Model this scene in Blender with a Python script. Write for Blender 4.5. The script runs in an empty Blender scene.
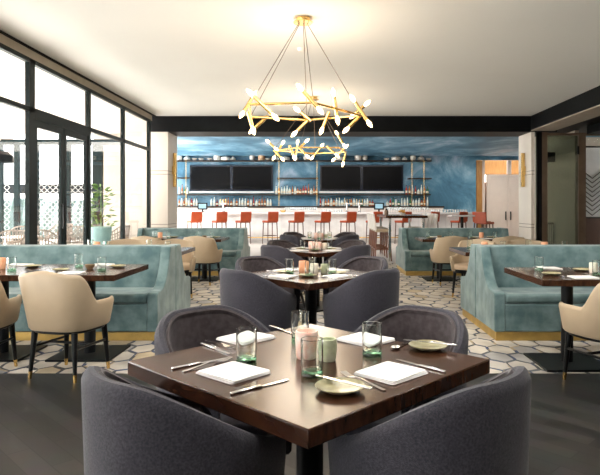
import bpy, bmesh, math, random
from mathutils import Vector, Matrix
random.seed(7)
PI = math.pi
SC = bpy.context.scene
COL = SC.collection
CAMZ = 1.29; FPX = 577.0; CX = 323.0; CY = 208.0
def gx(px, Y): return (px-CX)/FPX*Y
def gz(py, Y): return CAMZ-(py-CY)/FPX*Y
def on_table(px, py, z=.75):
    Y = FPX*(CAMZ-z)/(py-CY)
    return Vector((gx(px, Y), Y, z))

# ------------------------------------------------------------------ mesh helpers
class MB:
    def __init__(s): s.v = []; s.f = []
    def add(s, vs, fs):
        n = len(s.v); s.v += [tuple(v) for v in vs]; s.f += [tuple(i+n for i in f) for f in fs]; return s
    def box(s, x0, x1, y0, y1, z0, z1, m=None):
        vs = [Vector(p) for p in ((x0,y0,z0),(x1,y0,z0),(x1,y1,z0),(x0,y1,z0),(x0,y0,z1),(x1,y0,z1),(x1,y1,z1),(x0,y1,z1))]
        if m: vs = [m @ v for v in vs]
        return s.add(vs, [(3,2,1,0),(4,5,6,7),(0,1,5,4),(1,2,6,5),(2,3,7,6),(3,0,4,7)])
    def tube(s, p0, p1, r0, r1=None, n=12):
        r1 = r0 if r1 is None else r1
        p0 = Vector(p0); p1 = Vector(p1); d = (p1-p0).normalized()
        a = d.orthogonal().normalized(); b = d.cross(a)
        vs = []
        for p, r in ((p0, r0), (p1, r1)):
            for i in range(n):
                t = 2*PI*i/n; vs.append(p+a*math.cos(t)*r+b*math.sin(t)*r)
        fs = [(i, (i+1) % n, n+(i+1) % n, n+i) for i in range(n)]
        fs += [tuple(range(n))[::-1], tuple(range(n, 2*n))]
        return s.add(vs, fs)
    def lathe(s, prof, n=24, c=(0,0,0), m=None):
        c = Vector(c); vs = []; fs = []; k = len(prof)
        for r, z in prof:
            for i in range(n):
                t = 2*PI*i/n; v = Vector((r*math.cos(t), r*math.sin(t), z))
                if m: v = m @ v
                vs.append(v+c)
        for j in range(k-1):
            for i in range(n):
                fs.append((j*n+i, j*n+(i+1) % n, (j+1)*n+(i+1) % n, (j+1)*n+i))
        if prof[0][0] > 1e-5: fs.append(tuple(range(n))[::-1])
        if prof[-1][0] > 1e-5: fs.append(tuple(range((k-1)*n, k*n)))
        return s.add(vs, fs)
    def prism_x(s, poly, x0, x1):      # poly of (y,z)
        k = len(poly)
        vs = [(x0, y, z) for y, z in poly]+[(x1, y, z) for y, z in poly]
        fs = [(i, (i+1) % k, k+(i+1) % k, k+i) for i in range(k)]+[tuple(range(k))[::-1], tuple(range(k, 2*k))]
        return s.add(vs, fs)
    def prism_z(s, poly, z0, z1, m=None):
        k = len(poly)
        vs = [Vector((x, y, z0)) for x, y in poly]+[Vector((x, y, z1)) for x, y in poly]
        if m: vs = [m @ v for v in vs]
        fs = [(i, (i+1) % k, k+(i+1) % k, k+i) for i in range(k)]+[tuple(range(k))[::-1], tuple(range(k, 2*k))]
        return s.add(vs, fs)
    def loft(s, rings, closed=True, caps=True):
        k = len(rings[0]); vs = [v for r in rings for v in r]; fs = []
        for j in range(len(rings)-1):
            for i in range(k if closed else k-1):
                fs.append((j*k+i, j*k+(i+1) % k, (j+1)*k+(i+1) % k, (j+1)*k+i))
        if caps: fs += [tuple(range(k))[::-1], tuple(range((len(rings)-1)*k, len(rings)*k))]
        return s.add(vs, fs)
    def xf(s, m): s.v = [tuple(m @ Vector(v)) for v in s.v]; return s

def obj(name, mb, mat, parent=None, bev=0, seg=2, smooth=True, loc=None, rz=0, sub=0, kind=None):
    me = bpy.data.meshes.new(name); me.from_pydata(mb.v, [], mb.f)
    b = bmesh.new(); b.from_mesh(me); bmesh.ops.remove_doubles(b, verts=b.verts, dist=1e-6)
    bmesh.ops.recalc_face_normals(b, faces=b.faces); b.to_mesh(me); b.free()
    me.materials.append(mat)
    o = bpy.data.objects.new(name, me); COL.objects.link(o)
    if smooth:
        for p in me.polygons: p.use_smooth = True
        me.set_sharp_from_angle(angle=math.radians(35))
    if bev:
        md = o.modifiers.new('Bevel', 'BEVEL'); md.width = bev; md.segments = seg; md.limit_method = 'ANGLE'; md.angle_limit = math.radians(35)
        md.harden_normals = False
    if sub:
        md = o.modifiers.new('Sub', 'SUBSURF'); md.levels = sub; md.render_levels = sub
    if parent: o.parent = parent
    if loc is not None: o.location = loc
    if rz: o.rotation_euler.z = rz
    if kind: o['kind'] = kind
    return o
def struct(name, mb, mat, parent=None, **k):
    o = obj(name, mb, mat, parent, smooth=False, **k)
    if not parent: o['kind'] = 'structure'
    return o
def tag(o, label, cat, group=None, kind=None):
    o['label'] = label; o['category'] = cat
    if group: o['group'] = group
    elif 'group' in o.keys(): del o['group']
    if kind: o['kind'] = kind
    return o
def thing(name, label, cat, loc=(0,0,0), rz=0, group=None):
    o = bpy.data.objects.new(name, None); COL.objects.link(o); o.empty_display_size = .1
    o.location = loc; o.rotation_euler.z = rz
    return tag(o, label, cat, group)
def kids(o): return [c for c in COL.objects if c.parent == o]
def copy_tree(o, parent=None):
    c = o.copy(); COL.objects.link(c)
    if parent: c.parent = parent; c.matrix_parent_inverse = o.matrix_parent_inverse.copy()
    for ch in kids(o): copy_tree(ch, c)
    return c
class Proto:                     # the first placement is the original itself, the next ones are copies
    def __init__(s, root): s.r = root; s.used = False
    def place(s, loc, rz, label, cat, group=None, scale=None):
        o = copy_tree(s.r) if s.used else s.r
        s.used = True
        o.location = loc; o.rotation_euler.z = rz
        if scale: o.scale = scale
        return tag(o, label, cat, group)
ORD = ['first','second','third','fourth','fifth','sixth','seventh','eighth','ninth','tenth','eleventh','twelfth','thirteenth','fourteenth','fifteenth','sixteenth','seventeenth','eighteenth','nineteenth','twentieth']

# ------------------------------------------------------------------ materials
def mat(name, col=(.5,.5,.5), rough=.5, metal=0, spec=.5, emis=None, estr=0, trans=0, ior=1.45, sheen=0, coat=0, bump=0, bscale=200, var=0, vscale=5, col2=None, stretch=(1,1,1), detail=3):
    m = bpy.data.materials.new(name); m.use_nodes = True
    nt = m.node_tree; p = nt.nodes['Principled BSDF']
    p.inputs['Base Color'].default_value = (*col, 1); p.inputs['Roughness'].default_value = rough
    p.inputs['Metallic'].default_value = metal; p.inputs['Specular IOR Level'].default_value = spec
    p.inputs['Transmission Weight'].default_value = trans; p.inputs['IOR'].default_value = ior
    p.inputs['Sheen Weight'].default_value = sheen; p.inputs['Sheen Roughness'].default_value = .4
    p.inputs['Coat Weight'].default_value = coat; p.inputs['Coat Roughness'].default_value = .12
    if emis: p.inputs['Emission Color'].default_value = (*emis, 1); p.inputs['Emission Strength'].default_value = estr
    tc = nt.nodes.new('ShaderNodeTexCoord'); mp = nt.nodes.new('ShaderNodeMapping'); mp.inputs['Scale'].default_value = stretch
    nt.links.new(tc.outputs['Object'], mp.inputs['Vector'])
    n1 = nt.nodes.new('ShaderNodeTexNoise'); n1.inputs['Scale'].default_value = vscale; n1.inputs['Detail'].default_value = detail
    nt.links.new(mp.outputs[0], n1.inputs['Vector'])
    c2 = col2 or tuple(c*(1-var) for c in col)
    mx = nt.nodes.new('ShaderNodeMix'); mx.data_type = 'RGBA'
    rp = nt.nodes.new('ShaderNodeMapRange'); rp.inputs[1].default_value = .35; rp.inputs[2].default_value = .65
    nt.links.new(n1.outputs[0], rp.inputs[0]); nt.links.new(rp.outputs[0], mx.inputs[0])
    mx.inputs[6].default_value = (*col, 1); mx.inputs[7].default_value = (*c2, 1)
    nt.links.new(mx.outputs[2], p.inputs['Base Color'])
    if bump:
        n2 = nt.nodes.new('ShaderNodeTexNoise'); n2.inputs['Scale'].default_value = bscale
        nt.links.new(mp.outputs[0], n2.inputs['Vector'])
        b = nt.nodes.new('ShaderNodeBump'); b.inputs['Strength'].default_value = bump; b.inputs['Distance'].default_value = .002
        nt.links.new(n2.outputs[0], b.inputs['Height']); nt.links.new(b.outputs[0], p.inputs['Normal'])
    return m
M = {}
M['ceiling'] = mat('ceiling_paint', (.86,.85,.81), .9, var=.03, vscale=.5)
M['beam'] = mat('dark_beam', (.006,.007,.008), .5, var=.3, vscale=3, spec=.12)
M['tan'] = mat('tan_strip', (.42,.36,.29), .7, var=.1)
M['frame'] = mat('dark_green_frame', (.005,.013,.013), .4, var=.3, vscale=2, spec=.2)
M['stone'] = mat('cream_stone', (.80,.74,.66), .5, var=.12, vscale=1.2, detail=6)
M['marble'] = mat('white_marble', (.85,.83,.82), .25, col2=(.62,.60,.60), vscale=1.3, detail=8, stretch=(1,1,1.6))
M['brass'] = mat('brass', (.83,.55,.20), .25, metal=1, var=.1)
M['gold'] = mat('gold_plinth', (.62,.42,.13), .4, metal=.6, var=.2, vscale=8)
M['black'] = mat('black_lacquer', (.006,.0065,.007), .3, spec=.3, var=.2)
M['blackmetal'] = mat('black_metal', (.007,.008,.009), .4, spec=.25, var=.2)
M['teal'] = mat('teal_velvet', (.066,.128,.138), .8, sheen=.35, col2=(.175,.260,.262), vscale=6, detail=5, bump=.1, bscale=60)
M['grey_fabric'] = mat('charcoal_fabric', (.019,.020,.028), .9, sheen=.2, col2=(.047,.043,.057), vscale=160, detail=5, bump=.8, bscale=420)
M['seat_fabric'] = mat('seat_fabric', (.045,.043,.056), .9, sheen=.2, col2=(.065,.062,.078), vscale=50, bump=.4, bscale=400)
M['taupe'] = mat('warm_inner_tint', (.034,.025,.026), .85, sheen=.3, col2=(.058,.046,.050), vscale=40, bump=.3, bscale=300)  # warm light on the chair insides, put into the colour
M['cream'] = mat('cream_leather', (.45,.35,.235), .45, var=.07, vscale=6, bump=.1, bscale=150)
M['cream_in'] = mat('cream_leather_inside', (.60,.46,.32), .5, var=.1, vscale=6)
M['linen'] = mat('white_linen', (.70,.69,.68), .85, var=.04, vscale=30, bump=.3, bscale=300)
M['steel'] = mat('steel', (.75,.75,.76), .15, metal=1, var=.05)
M['plate'] = mat('olive_stoneware', (.22,.20,.10), .3, col2=(.38,.35,.21), vscale=25, detail=5, coat=.3)
M['tglass'] = mat('recycled_glass', (.95,.99,.97), .0, trans=1, ior=1.40)
M['gglass'] = mat('green_glass_base', (.62,.90,.76), .03, trans=1, ior=1.4)
M['pink'] = mat('pink_wax', (.90,.50,.38), .5, col2=(.95,.80,.74), vscale=25, detail=4)
M['orange'] = mat('orange_wax', (.92,.42,.22), .5, col2=(.95,.55,.35), vscale=20)
M['sage'] = mat('sage_wax', (.45,.50,.30), .5, col2=(.70,.72,.55), vscale=25)
M['ivory'] = mat('ivory_wax', (.88,.80,.68), .5, var=.08)
M['brownbowl'] = mat('brown_bowl', (.30,.20,.11), .5, var=.3, vscale=20)
M['red'] = mat('red_leather', (.34,.052,.012), .45, var=.2, vscale=6)
M['redwood'] = mat('stool_leg_wood', (.10,.045,.03), .45, var=.3, vscale=8)
M['walnut'] = mat('walnut', (.22,.075,.035), .4, var=.4, vscale=14, stretch=(1,1,.2))
M['screen'] = mat('screen', (.003,.003,.004), .3, spec=.12)
M['bezel'] = mat('screen_bezel', (.008,.012,.025), .25)
M['shelf'] = mat('shelf_dark', (.035,.025,.02), .4, var=.3)
M['whiteceramic'] = mat('white_ceramic', (.85,.80,.74), .35, var=.08)
M['tanceramic'] = mat('tan_ceramic', (.62,.40,.24), .4, var=.1)
M['amber'] = mat('amber_bottle', (.42,.15,.05), .15, var=.3, vscale=8)
M['clearb'] = mat('clear_bottle', (.72,.78,.76), .1, var=.15, vscale=20)
M['greenb'] = mat('green_bottle', (.05,.16,.08), .15, var=.2)
M['redb'] = mat('red_bottle', (.35,.04,.03), .15, var=.2)
M['paper'] = mat('bottle_label', (.80,.72,.58), .7, var=.1)
M['glassware'] = mat('bar_glass', (.92,.95,.96), .06, trans=.6, ior=1.2)
M['whitepaint'] = mat('white_cabinet', (.80,.72,.68), .5, var=.03)
M['ochre'] = mat('ochre_wood', (.40,.21,.07), .5, col2=(.30,.14,.04), vscale=5, stretch=(6,6,.6))
M['bronze'] = mat('bronze_frame', (.16,.11,.075), .4, metal=.3, var=.2)
M['terrace'] = mat('terrace_floor', (.72,.70,.66), .7, var=.1)
M['soffit'] = mat('terrace_soffit', (.78,.68,.62), .8, var=.05)
M['rattan'] = mat('rattan', (.36,.30,.26), .7, var=.4, vscale=40)
M['cushion'] = mat('outdoor_cushion', (.78,.76,.74), .9, var=.1)
M['leaf'] = mat('leaf', (.10,.22,.06), .5, col2=(.22,.34,.10), vscale=12)
M['tealpot'] = mat('teal_planter', (.30,.50,.50), .5, var=.15)
M['building'] = mat('far_building', (.80,.80,.80), .8, var=.08)
M['darkhedge'] = mat('dark_hedge', (.10,.13,.13), .9, col2=(.05,.08,.07), vscale=5, detail=5)
M['lattice'] = mat('pale_lattice', (.85,.85,.85), .6, var=.05)
M['greyfloor'] = mat('bar_floor', (.52,.47,.43), .35, var=.12, vscale=1.5, detail=5)
M['bulb'] = mat('warm_bulb', (1,.85,.6), .3, emis=(1,.68,.32), estr=4.5)
M['pos'] = mat('till_screen', (.2,.3,.35), .3, emis=(.18,.36,.48), estr=.22)
M['flame'] = mat('flower_orange', (.85,.45,.10), .6, var=.3, vscale=30)

def nodes(name):
    m = bpy.data.materials.new(name); m.use_nodes = True
    return m, m.node_tree, m.node_tree.nodes['Principled BSDF']
def window_glass(name, tint, refl, edge=None):
    """clear sheet glass: lets light straight through, mirrors more at a glancing angle; edge = tint where the sight line runs along the wall of a vessel"""
    m = bpy.data.materials.new(name); m.use_nodes = True; nt = m.node_tree; nt.nodes.clear()
    o = nt.nodes.new('ShaderNodeOutputMaterial'); t = nt.nodes.new('ShaderNodeBsdfTransparent'); g = nt.nodes.new('ShaderNodeBsdfGlossy')
    t.inputs[0].default_value = (*tint, 1); g.inputs['Roughness'].default_value = .02; g.inputs[0].default_value = (.9,.9,.9,1)
    lw = nt.nodes.new('ShaderNodeLayerWeight'); lw.inputs[0].default_value = .5
    pw = nt.nodes.new('ShaderNodeMath'); pw.operation = 'POWER'; pw.inputs[1].default_value = 5; nt.links.new(lw.outputs['Facing'], pw.inputs[0])
    f = nt.nodes.new('ShaderNodeMath'); f.operation = 'MULTIPLY_ADD'; f.inputs[1].default_value = (1-refl)*.6; f.inputs[2].default_value = refl; nt.links.new(pw.outputs[0], f.inputs[0])
    if edge:
        p2 = nt.nodes.new('ShaderNodeMath'); p2.operation = 'POWER'; p2.inputs[1].default_value = 3; nt.links.new(lw.outputs['Facing'], p2.inputs[0])
        c = nt.nodes.new('ShaderNodeMix'); c.data_type = 'RGBA'; c.inputs[6].default_value = (*tint,1); c.inputs[7].default_value = (*edge,1)
        nt.links.new(p2.outputs[0], c.inputs[0]); nt.links.new(c.outputs[2], t.inputs[0])
    mx = nt.nodes.new('ShaderNodeMixShader'); nt.links.new(f.outputs[0], mx.inputs[0]); nt.links.new(t.outputs[0], mx.inputs[1]); nt.links.new(g.outputs[0], mx.inputs[2])
    nt.links.new(mx.outputs[0], o.inputs[0]); return m
M['pane'] = window_glass('window_pane', (.98,.99,.985), .03)
M['pane_dark'] = window_glass('tinted_pane', (.55,.60,.53), .10)
M['tumbler'] = window_glass('tumbler_glass', (.985,.995,.99), .06, (.30,.50,.42))
M['base_glass'] = window_glass('tumbler_base_glass', (.62,.88,.73), .12, (.15,.42,.27))

def mural():
    m, nt, p = nodes('blue_mural'); N = nt.nodes; L = nt.links
    tc = N.new('ShaderNodeTexCoord'); mp = N.new('ShaderNodeMapping'); mp.inputs['Scale'].default_value = (.55,.35,.5); L.new(tc.outputs['Object'], mp.inputs[0])
    n = N.new('ShaderNodeTexNoise'); n.inputs['Scale'].default_value = 1.3; n.inputs['Detail'].default_value = 11; n.inputs['Roughness'].default_value = .62; n.inputs['Distortion'].default_value = .6; L.new(mp.outputs[0], n.inputs[0])
    r = N.new('ShaderNodeValToRGB'); L.new(n.outputs[0], r.inputs[0]); e = r.color_ramp.elements
    e[0].position = .34; e[0].color = (.035,.12,.20,1); e[1].position = .66; e[1].color = (.42,.54,.68,1)
    a = e.new(.45); a.color = (.065,.20,.32,1); a = e.new(.55); a.color = (.17,.34,.48,1)
    L.new(r.outputs[0], p.inputs['Base Color']); p.inputs['Roughness'].default_value = .6
    return m
M['mural'] = mural()

def wood():
    m, nt, p = nodes('dark_table_wood'); N = nt.nodes; L = nt.links
    tc = N.new('ShaderNodeTexCoord'); mp = N.new('ShaderNodeMapping'); mp.inputs['Scale'].default_value = (14,1.4,4); L.new(tc.outputs['Object'], mp.inputs[0])
    n = N.new('ShaderNodeTexNoise'); n.inputs['Scale'].default_value = 3; n.inputs['Detail'].default_value = 7; L.new(mp.outputs[0], n.inputs[0])
    r = N.new('ShaderNodeValToRGB'); L.new(n.outputs[0], r.inputs[0]); e = r.color_ramp.elements
    e[0].position = .3; e[0].color = (.018,.007,.004,1); e[1].position = .75; e[1].color = (.070,.026,.012,1)
    L.new(r.outputs[0], p.inputs['Base Color']); p.inputs['Roughness'].default_value = .2; p.inputs['Specular IOR Level'].default_value = .3
    b = N.new('ShaderNodeBump'); b.inputs['Strength'].default_value = .12; b.inputs['Distance'].default_value = .001; L.new(n.outputs[0], b.inputs['Height']); L.new(b.outputs[0], p.inputs['Normal'])
    return m
M['wood'] = wood()

def darkfloor():
    m, nt, p = nodes('dark_wood_floor'); N = nt.nodes; L = nt.links
    tc = N.new('ShaderNodeTexCoord'); mp = N.new('ShaderNodeMapping'); mp.inputs['Rotation'].default_value = (0,0,PI/4); L.new(tc.outputs['Object'], mp.inputs[0])
    b = N.new('ShaderNodeTexBrick'); b.inputs['Scale'].default_value = 1; b.inputs['Brick Width'].default_value = .6; b.inputs['Row Height'].default_value = .12; b.inputs['Mortar Size'].default_value = .003
    b.inputs['Color1'].default_value = (.010,.0095,.009,1); b.inputs['Color2'].default_value = (.042,.038,.036,1); b.inputs['Mortar'].default_value = (.008,.008,.008,1)
    L.new(mp.outputs[0], b.inputs[0])
    n = N.new('ShaderNodeTexNoise'); n.inputs['Scale'].default_value = 6; n.inputs['Detail'].default_value = 6; L.new(mp.outputs[0], n.inputs[0])
    mx = N.new('ShaderNodeMix'); mx.data_type = 'RGBA'; mx.blend_type = 'MULTIPLY'; mx.inputs[0].default_value = .6
    L.new(b.outputs[0], mx.inputs[6]); L.new(n.outputs[1], mx.inputs[7]); L.new(mx.outputs[2], p.inputs['Base Color'])
    p.inputs['Roughness'].default_value = .42; p.inputs['Specular IOR Level'].default_value = .3
    return m
M['darkfloor'] = darkfloor()

def carpet():
    """cream carpet with elongated hexagons outlined in navy, grey and tan"""
    m, nt, p = nodes('hexagon_carpet'); N = nt.nodes; L = nt.links
    def vm(op, a, b=None):
        n = N.new('ShaderNodeVectorMath'); n.operation = op
        for i, x in enumerate((a, b)):
            if x is None: continue
            if isinstance(x, tuple): n.inputs[i].default_value = x
            else: L.new(x, n.inputs[i])
        return n.outputs['Value'] if op in ('LENGTH', 'DOT_PRODUCT') else n.outputs[0]
    def mm(op, a, b=None):
        n = N.new('ShaderNodeMath'); n.operation = op
        for i, x in enumerate((a, b)):
            if x is None: continue
            if isinstance(x, (int, float)): n.inputs[i].default_value = x
            else: L.new(x, n.inputs[i])
        return n.outputs[0]
    tc = N.new('ShaderNodeTexCoord')
    warp = N.new('ShaderNodeTexNoise'); warp.inputs['Scale'].default_value = 1.3; L.new(tc.outputs['Object'], warp.inputs[0])
    w = vm('MULTIPLY', vm('SUBTRACT', warp.outputs[1], (.5,.5,.5)), (1.0,1.0,0))
    pos = vm('ADD', vm('MULTIPLY', tc.outputs['Object'], (4.6,3.3,0)), w)
    pos = vm('ADD', vm('MULTIPLY', pos, (1,1,0)), (200,200,0))
    S3 = 3**.5; R = (1.0, S3, 1.0); H = (.5, S3/2, .5)
    a = vm('SUBTRACT', vm('MODULO', pos, R), (.5, S3/2, 0))
    b = vm('SUBTRACT', vm('MODULO', vm('SUBTRACT', pos, (.5, S3/2, 0)), R), (.5, S3/2, 0))
    sel = mm('LESS_THAN', vm('LENGTH', a), vm('LENGTH', b))
    mx = N.new('ShaderNodeMix'); mx.data_type = 'VECTOR'; L.new(sel, mx.inputs[0]); L.new(b, mx.inputs[4]); L.new(a, mx.inputs[5])
    g = mx.outputs[1]; idv = vm('SUBTRACT', pos, g)
    ab = vm('ABSOLUTE', g); sp = N.new('ShaderNodeSeparateXYZ'); L.new(ab, sp.inputs[0])
    d1 = sp.outputs[0]; d2 = mm('ADD', mm('MULTIPLY', sp.outputs[0], .5), mm('MULTIPLY', sp.outputs[1], S3/2))
    edge = mm('MAXIMUM', d1, d2)
    sg = N.new('ShaderNodeSeparateXYZ'); L.new(g, sg.inputs[0])
    # which edge, so that each edge gets its own colour or stays blank
    side = mm('ADD', mm('GREATER_THAN', d1, d2), mm('MULTIPLY', mm('GREATER_THAN', mm('MULTIPLY', sg.outputs[0], sg.outputs[1]), 0), 2))
    wn = N.new('ShaderNodeTexWhiteNoise'); wn.noise_dimensions = '3D'
    snap = vm('SNAP', vm('ADD', idv, (.05,.05,0)), (.5, S3/2, 1.0))
    cb = N.new('ShaderNodeCombineXYZ'); L.new(side, cb.inputs[2]); L.new(vm('ADD', snap, cb.outputs[0]), wn.inputs[0])
    line = mm('GREATER_THAN', edge, .43)
    keep = mm('GREATER_THAN', wn.outputs[0], .10)
    r = N.new('ShaderNodeValToRGB'); r.color_ramp.interpolation = 'CONSTANT'; L.new(wn.outputs[0], r.inputs[0]); e = r.color_ramp.elements
    e[0].position = 0; e[0].color = (.05,.055,.06,1); e[1].position = .45; e[1].color = (.040,.060,.12,1)
    x = e.new(.72); x.color = (.10,.11,.12,1); x = e.new(.88); x.color = (.34,.27,.17,1)
    n = N.new('ShaderNodeTexNoise'); n.inputs['Scale'].default_value = 3; n.inputs['Detail'].default_value = 5; L.new(tc.outputs['Object'], n.inputs[0])
    bs = N.new('ShaderNodeValToRGB'); L.new(n.outputs[0], bs.inputs[0]); bs.color_ramp.elements[0].position = .35; bs.color_ramp.elements[0].color = (.42,.385,.33,1); bs.color_ramp.elements[1].position = .65; bs.color_ramp.elements[1].color = (.60,.555,.48,1)
    fin = N.new('ShaderNodeMix'); fin.data_type = 'RGBA'; L.new(mm('MULTIPLY', line, keep), fin.inputs[0]); 
    cn = N.new('ShaderNodeTexWhiteNoise'); L.new(vm('SNAP', vm('ADD', idv, (.05,.05,0)), (.5, S3/2, 1.0)), cn.inputs[0])
    cr = N.new('ShaderNodeValToRGB'); cr.color_ramp.interpolation = 'CONSTANT'; L.new(cn.outputs[0], cr.inputs[0]); q = cr.color_ramp.elements
    q[0].position = 0; q[0].color = (1,1,1,1); q[1].position = .62; q[1].color = (.86,.87,.90,1); y = q.new(.80); y.color = (.62,.66,.74,1); y = q.new(.92); y.color = (.85,.76,.60,1)
    ml = N.new('ShaderNodeMix'); ml.data_type = 'RGBA'; ml.blend_type = 'MULTIPLY'; ml.inputs[0].default_value = 1; L.new(bs.outputs[0], ml.inputs[6]); L.new(cr.outputs[0], ml.inputs[7])
    L.new(ml.outputs[2], fin.inputs[6]); L.new(r.outputs[0], fin.inputs[7])
    L.new(fin.outputs[2], p.inputs['Base Color']); p.inputs['Roughness'].default_value = .9
    return m
M['carpet'] = carpet()

# ------------------------------------------------------------------ the room
XL, XR, CZ, YB = -3.92, 4.88, 3.45, 13.55
YC = 4.5          # where the dark floor ends
YW = 23.5
struct('floor', MB().box(-7, 10, -5, YC, -.1, 0), M['darkfloor'])
struct('floor_carpet', MB().box(-3.95, 8.5, YC, YB, -.1, 0), M['carpet'])
struct('floor_bar', MB().box(-7, 10, YB, 27, -.1, 0), M['greyfloor'])
struct('ceiling', MB().box(XL-.05, XR+.3, -5, YB+.3, CZ, CZ+.15), M['ceiling'])
struct('ceiling_bar', MB().box(-4.65, 10, YB+.9, 16.75, 3.4, 3.5).box(-6.6, 10, 16.75, 24, 3.4, 3.5), M['mural'])
struct('beam_back', MB().box(-4.1, 5.5, YB, YB+.93, 3.08, 3.5), M['beam'])
struct('beam_right', MB().box(XR, XR+.5, -5, YB, 3.12, 3.5), M['beam'])
struct('trim_1', MB().box(XR+.01, XR+.55, -5, YB, 3.10, 3.12), M['tan'])
struct('ceiling_side', MB().box(XR+.5, 10, -5, YB+1.5, 3.2, 3.3), M['beam'])
struct('beam_side', MB().box(6.2, 6.5, 3, YB, 3.02, 3.2), M['beam'])
struct('wall_rear', MB().box(XL, 8.6, -5.1, -5, 0, 3.45), M['stone'])
struct('wall_right', MB().box(8.5, 8.6, -5, 14, 0, 3.3), M['tan'])
# left window wall: tan head over it, frames, panes, a pair of doors
struct('trim_2', MB().box(XL-.1, XL-.02, -5, 13.3, 3.30, 3.45), M['tan'])
struct('trim_3', MB().box(XL-.05, XL+.01, -5, YB, 3.425, 3.45), M['beam'])
mull = [(-1.6,.10),(1.2,.10),(3.8,.10),(5.9,.10),(7.78,.15),(9.70,.10),(11.38,.10),(13.08,.12)]
fr = thing('window_frame', 'dark green metal frame of the tall window wall on the left', 'window frame'); fr['kind'] = 'structure'
fr.name = 'window_wall'
for y, w in mull: struct('mullion', MB().box(XL-.06, XL+.0, y-w/2, y+w/2, 0, 3.3), M['frame'], fr)
struct('head_rail', MB().box(XL-.06, XL, -5, 13.0, 3.24, 3.3), M['frame'], fr)
struct('transom', MB().box(XL-.06, XL, -5, 13.0, 2.585, 2.65), M['frame'], fr)
struct('sill_rail', MB().box(XL-.06, XL, -5, 7.7, 0, .12), M['frame'], fr)
struct('sill_rail', MB().box(XL-.06, XL, 9.7, 13.0, 0, .12), M['frame'], fr)
yy = [-5]+[m[0] for m in mull]
for i in range(len(yy)-1):
    struct('pane', MB().box(XL-.034, XL-.030, yy[i]+.06, yy[i+1]-.06, 2.65, 3.24), M['pane'], fr)
    if abs(yy[i]-7.78) > .01:
        struct('pane', MB().box(XL-.034, XL-.030, yy[i]+.06, yy[i+1]-.06, .12, 2.585), M['pane'], fr)
for k, (y0, y1, hy) in enumerate(((7.865,8.74,8.64),(8.77,9.64,8.86))):
    d = thing('door_%d' % (k+1), 'x', 'door'); del d['label']; del d['category']; d['kind'] = 'structure'
    mb = MB()
    mb.box(XL-.055, XL-.01, y0, y0+.075, .02, 2.5); mb.box(XL-.055, XL-.01, y1-.075, y1, .02, 2.5)
    mb.box(XL-.055, XL-.01, y0+.075, y1-.075, 2.40, 2.5); mb.box(XL-.055, XL-.01, y0+.075, y1-.075, .02, .22)
    obj('door_frame', mb, M['frame'], d, smooth=False)
    obj('pane', MB().box(XL-.034, XL-.030, y0+.09, y1-.09, .22, 2.40), M['pane'], d, smooth=False)
    if k == 0:
        h = MB().tube((XL+.04,hy,.98),(XL+.04,hy,1.36),.014); h.tube((XL-.02,hy,1.0),(XL+.04,hy,1.0),.01); h.tube((XL-.02,hy,1.34),(XL+.04,hy,1.34),.01)
        obj('door_handle', h, M['black'], d)
struct('door_head', MB().box(XL-.06, XL-.0, 7.86, 9.65, 2.5, 2.585), M['frame'], fr)
# columns either side of the bar opening, clad in pale stone with joints
struct('wall_left', MB().box(-4.7, -4.0, 13.62, 13.8, 0, 3.42), M['stone'])
def column(name, x0, x1):
    c = thing(name, 'x', 'column'); del c['label']; del c['category']; c['kind'] = 'structure'
    for z0, z1 in ((0,.82),(.832,.90),(.912,2.08),(2.092,2.16),(2.172,3.08)):
        struct('stone_slab', MB().box(x0, x1, YB+.03, YB+.9, z0, z1), M['stone'], c)
    struct('joint_core', MB().box(x0+.01, x1-.01, YB+.04, YB+.89, 0, 3.08), M['bronze'], c)
column('column_left', -4.06, -3.65); column('column_right', 4.90, 4.98)
for side, x, s, lab in (('l', -3.65, 1, 'slim vertical brass wall light on the inner face of the left stone column'), ('r', 4.90, -1, 'slim vertical brass wall light on the inner face of the right stone column')):
    t = thing('wall_light', lab, 'wall light', (x, 13.98, 1.8))
    obj('back_plate', MB().box(0 if s > 0 else -.02, .02 if s > 0 else 0, -.03, .03, .30, .50), M['brass'], t)
    obj('light_bar', MB().box(min(.02*s,.10*s), max(.02*s,.10*s), -.035, .035, 0, .82), M['brass'], t, bev=.005)
# partition on the right in line with the column
pt = thing('partition', 'x', 'x'); del pt['label']; del pt['category']; pt['kind'] = 'structure'; pt.name = 'wall_partition'
Yp = 13.6
def pbox(name, px0, px1, z0, z1, m, d0=0, d1=.1): return struct(name, MB().box(gx(px0,Yp), gx(px1,Yp), Yp+d0, Yp+d1, z0, z1), m, pt)
pbox('jamb', 537.5, 542, 0, 3.1, M['beam']); pbox('post', 542, 547.5, 0, 3.1, M['bronze'])
pbox('post', 578.5, 586, 0, 3.0, M['bronze']); pbox('post', 640, 648, 0, 3.0, M['bronze'])
pbox('top_rail', 547.5, 648, 3.0, 3.06, M['bronze']); pbox('bottom_rail', 547.5, 640, 0, .1, M['bronze'])
pbox('pane', 547.5, 578.5, .1, 3.0, M['pane_dark'], .04, .045); pbox('pane', 586, 640, .1, 3.0, M['pane'], .04, .045)
pbox('hinge', 577, 579, 2.55, 2.75, M['black'], -.02, 0)
struct('trim_7', MB().box(gx(546,15.4), 10, 15.4, 15.55, 2.52, 2.78), M['beam'])
rb = MB().box(gx(548,15.4), 6.15, 15.4, 15.44, .86, .90).box(gx(548,15.4), 6.15, 15.4, 15.44, .05, .09)
for k in range(14): rb.box(gx(548,15.4)+k*.008*6, gx(548,15.4)+k*.048+.012, 15.41, 15.43, .09, .86)
struct('trim_8', rb, M['beam'])
struct('wall_side', MB().box(gx(542,16.6), 10, 17.2, 17.3, 0, 3.4).box(6.2,6.3,14.2,17.2,0,3.4), M['tan'])
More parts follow.
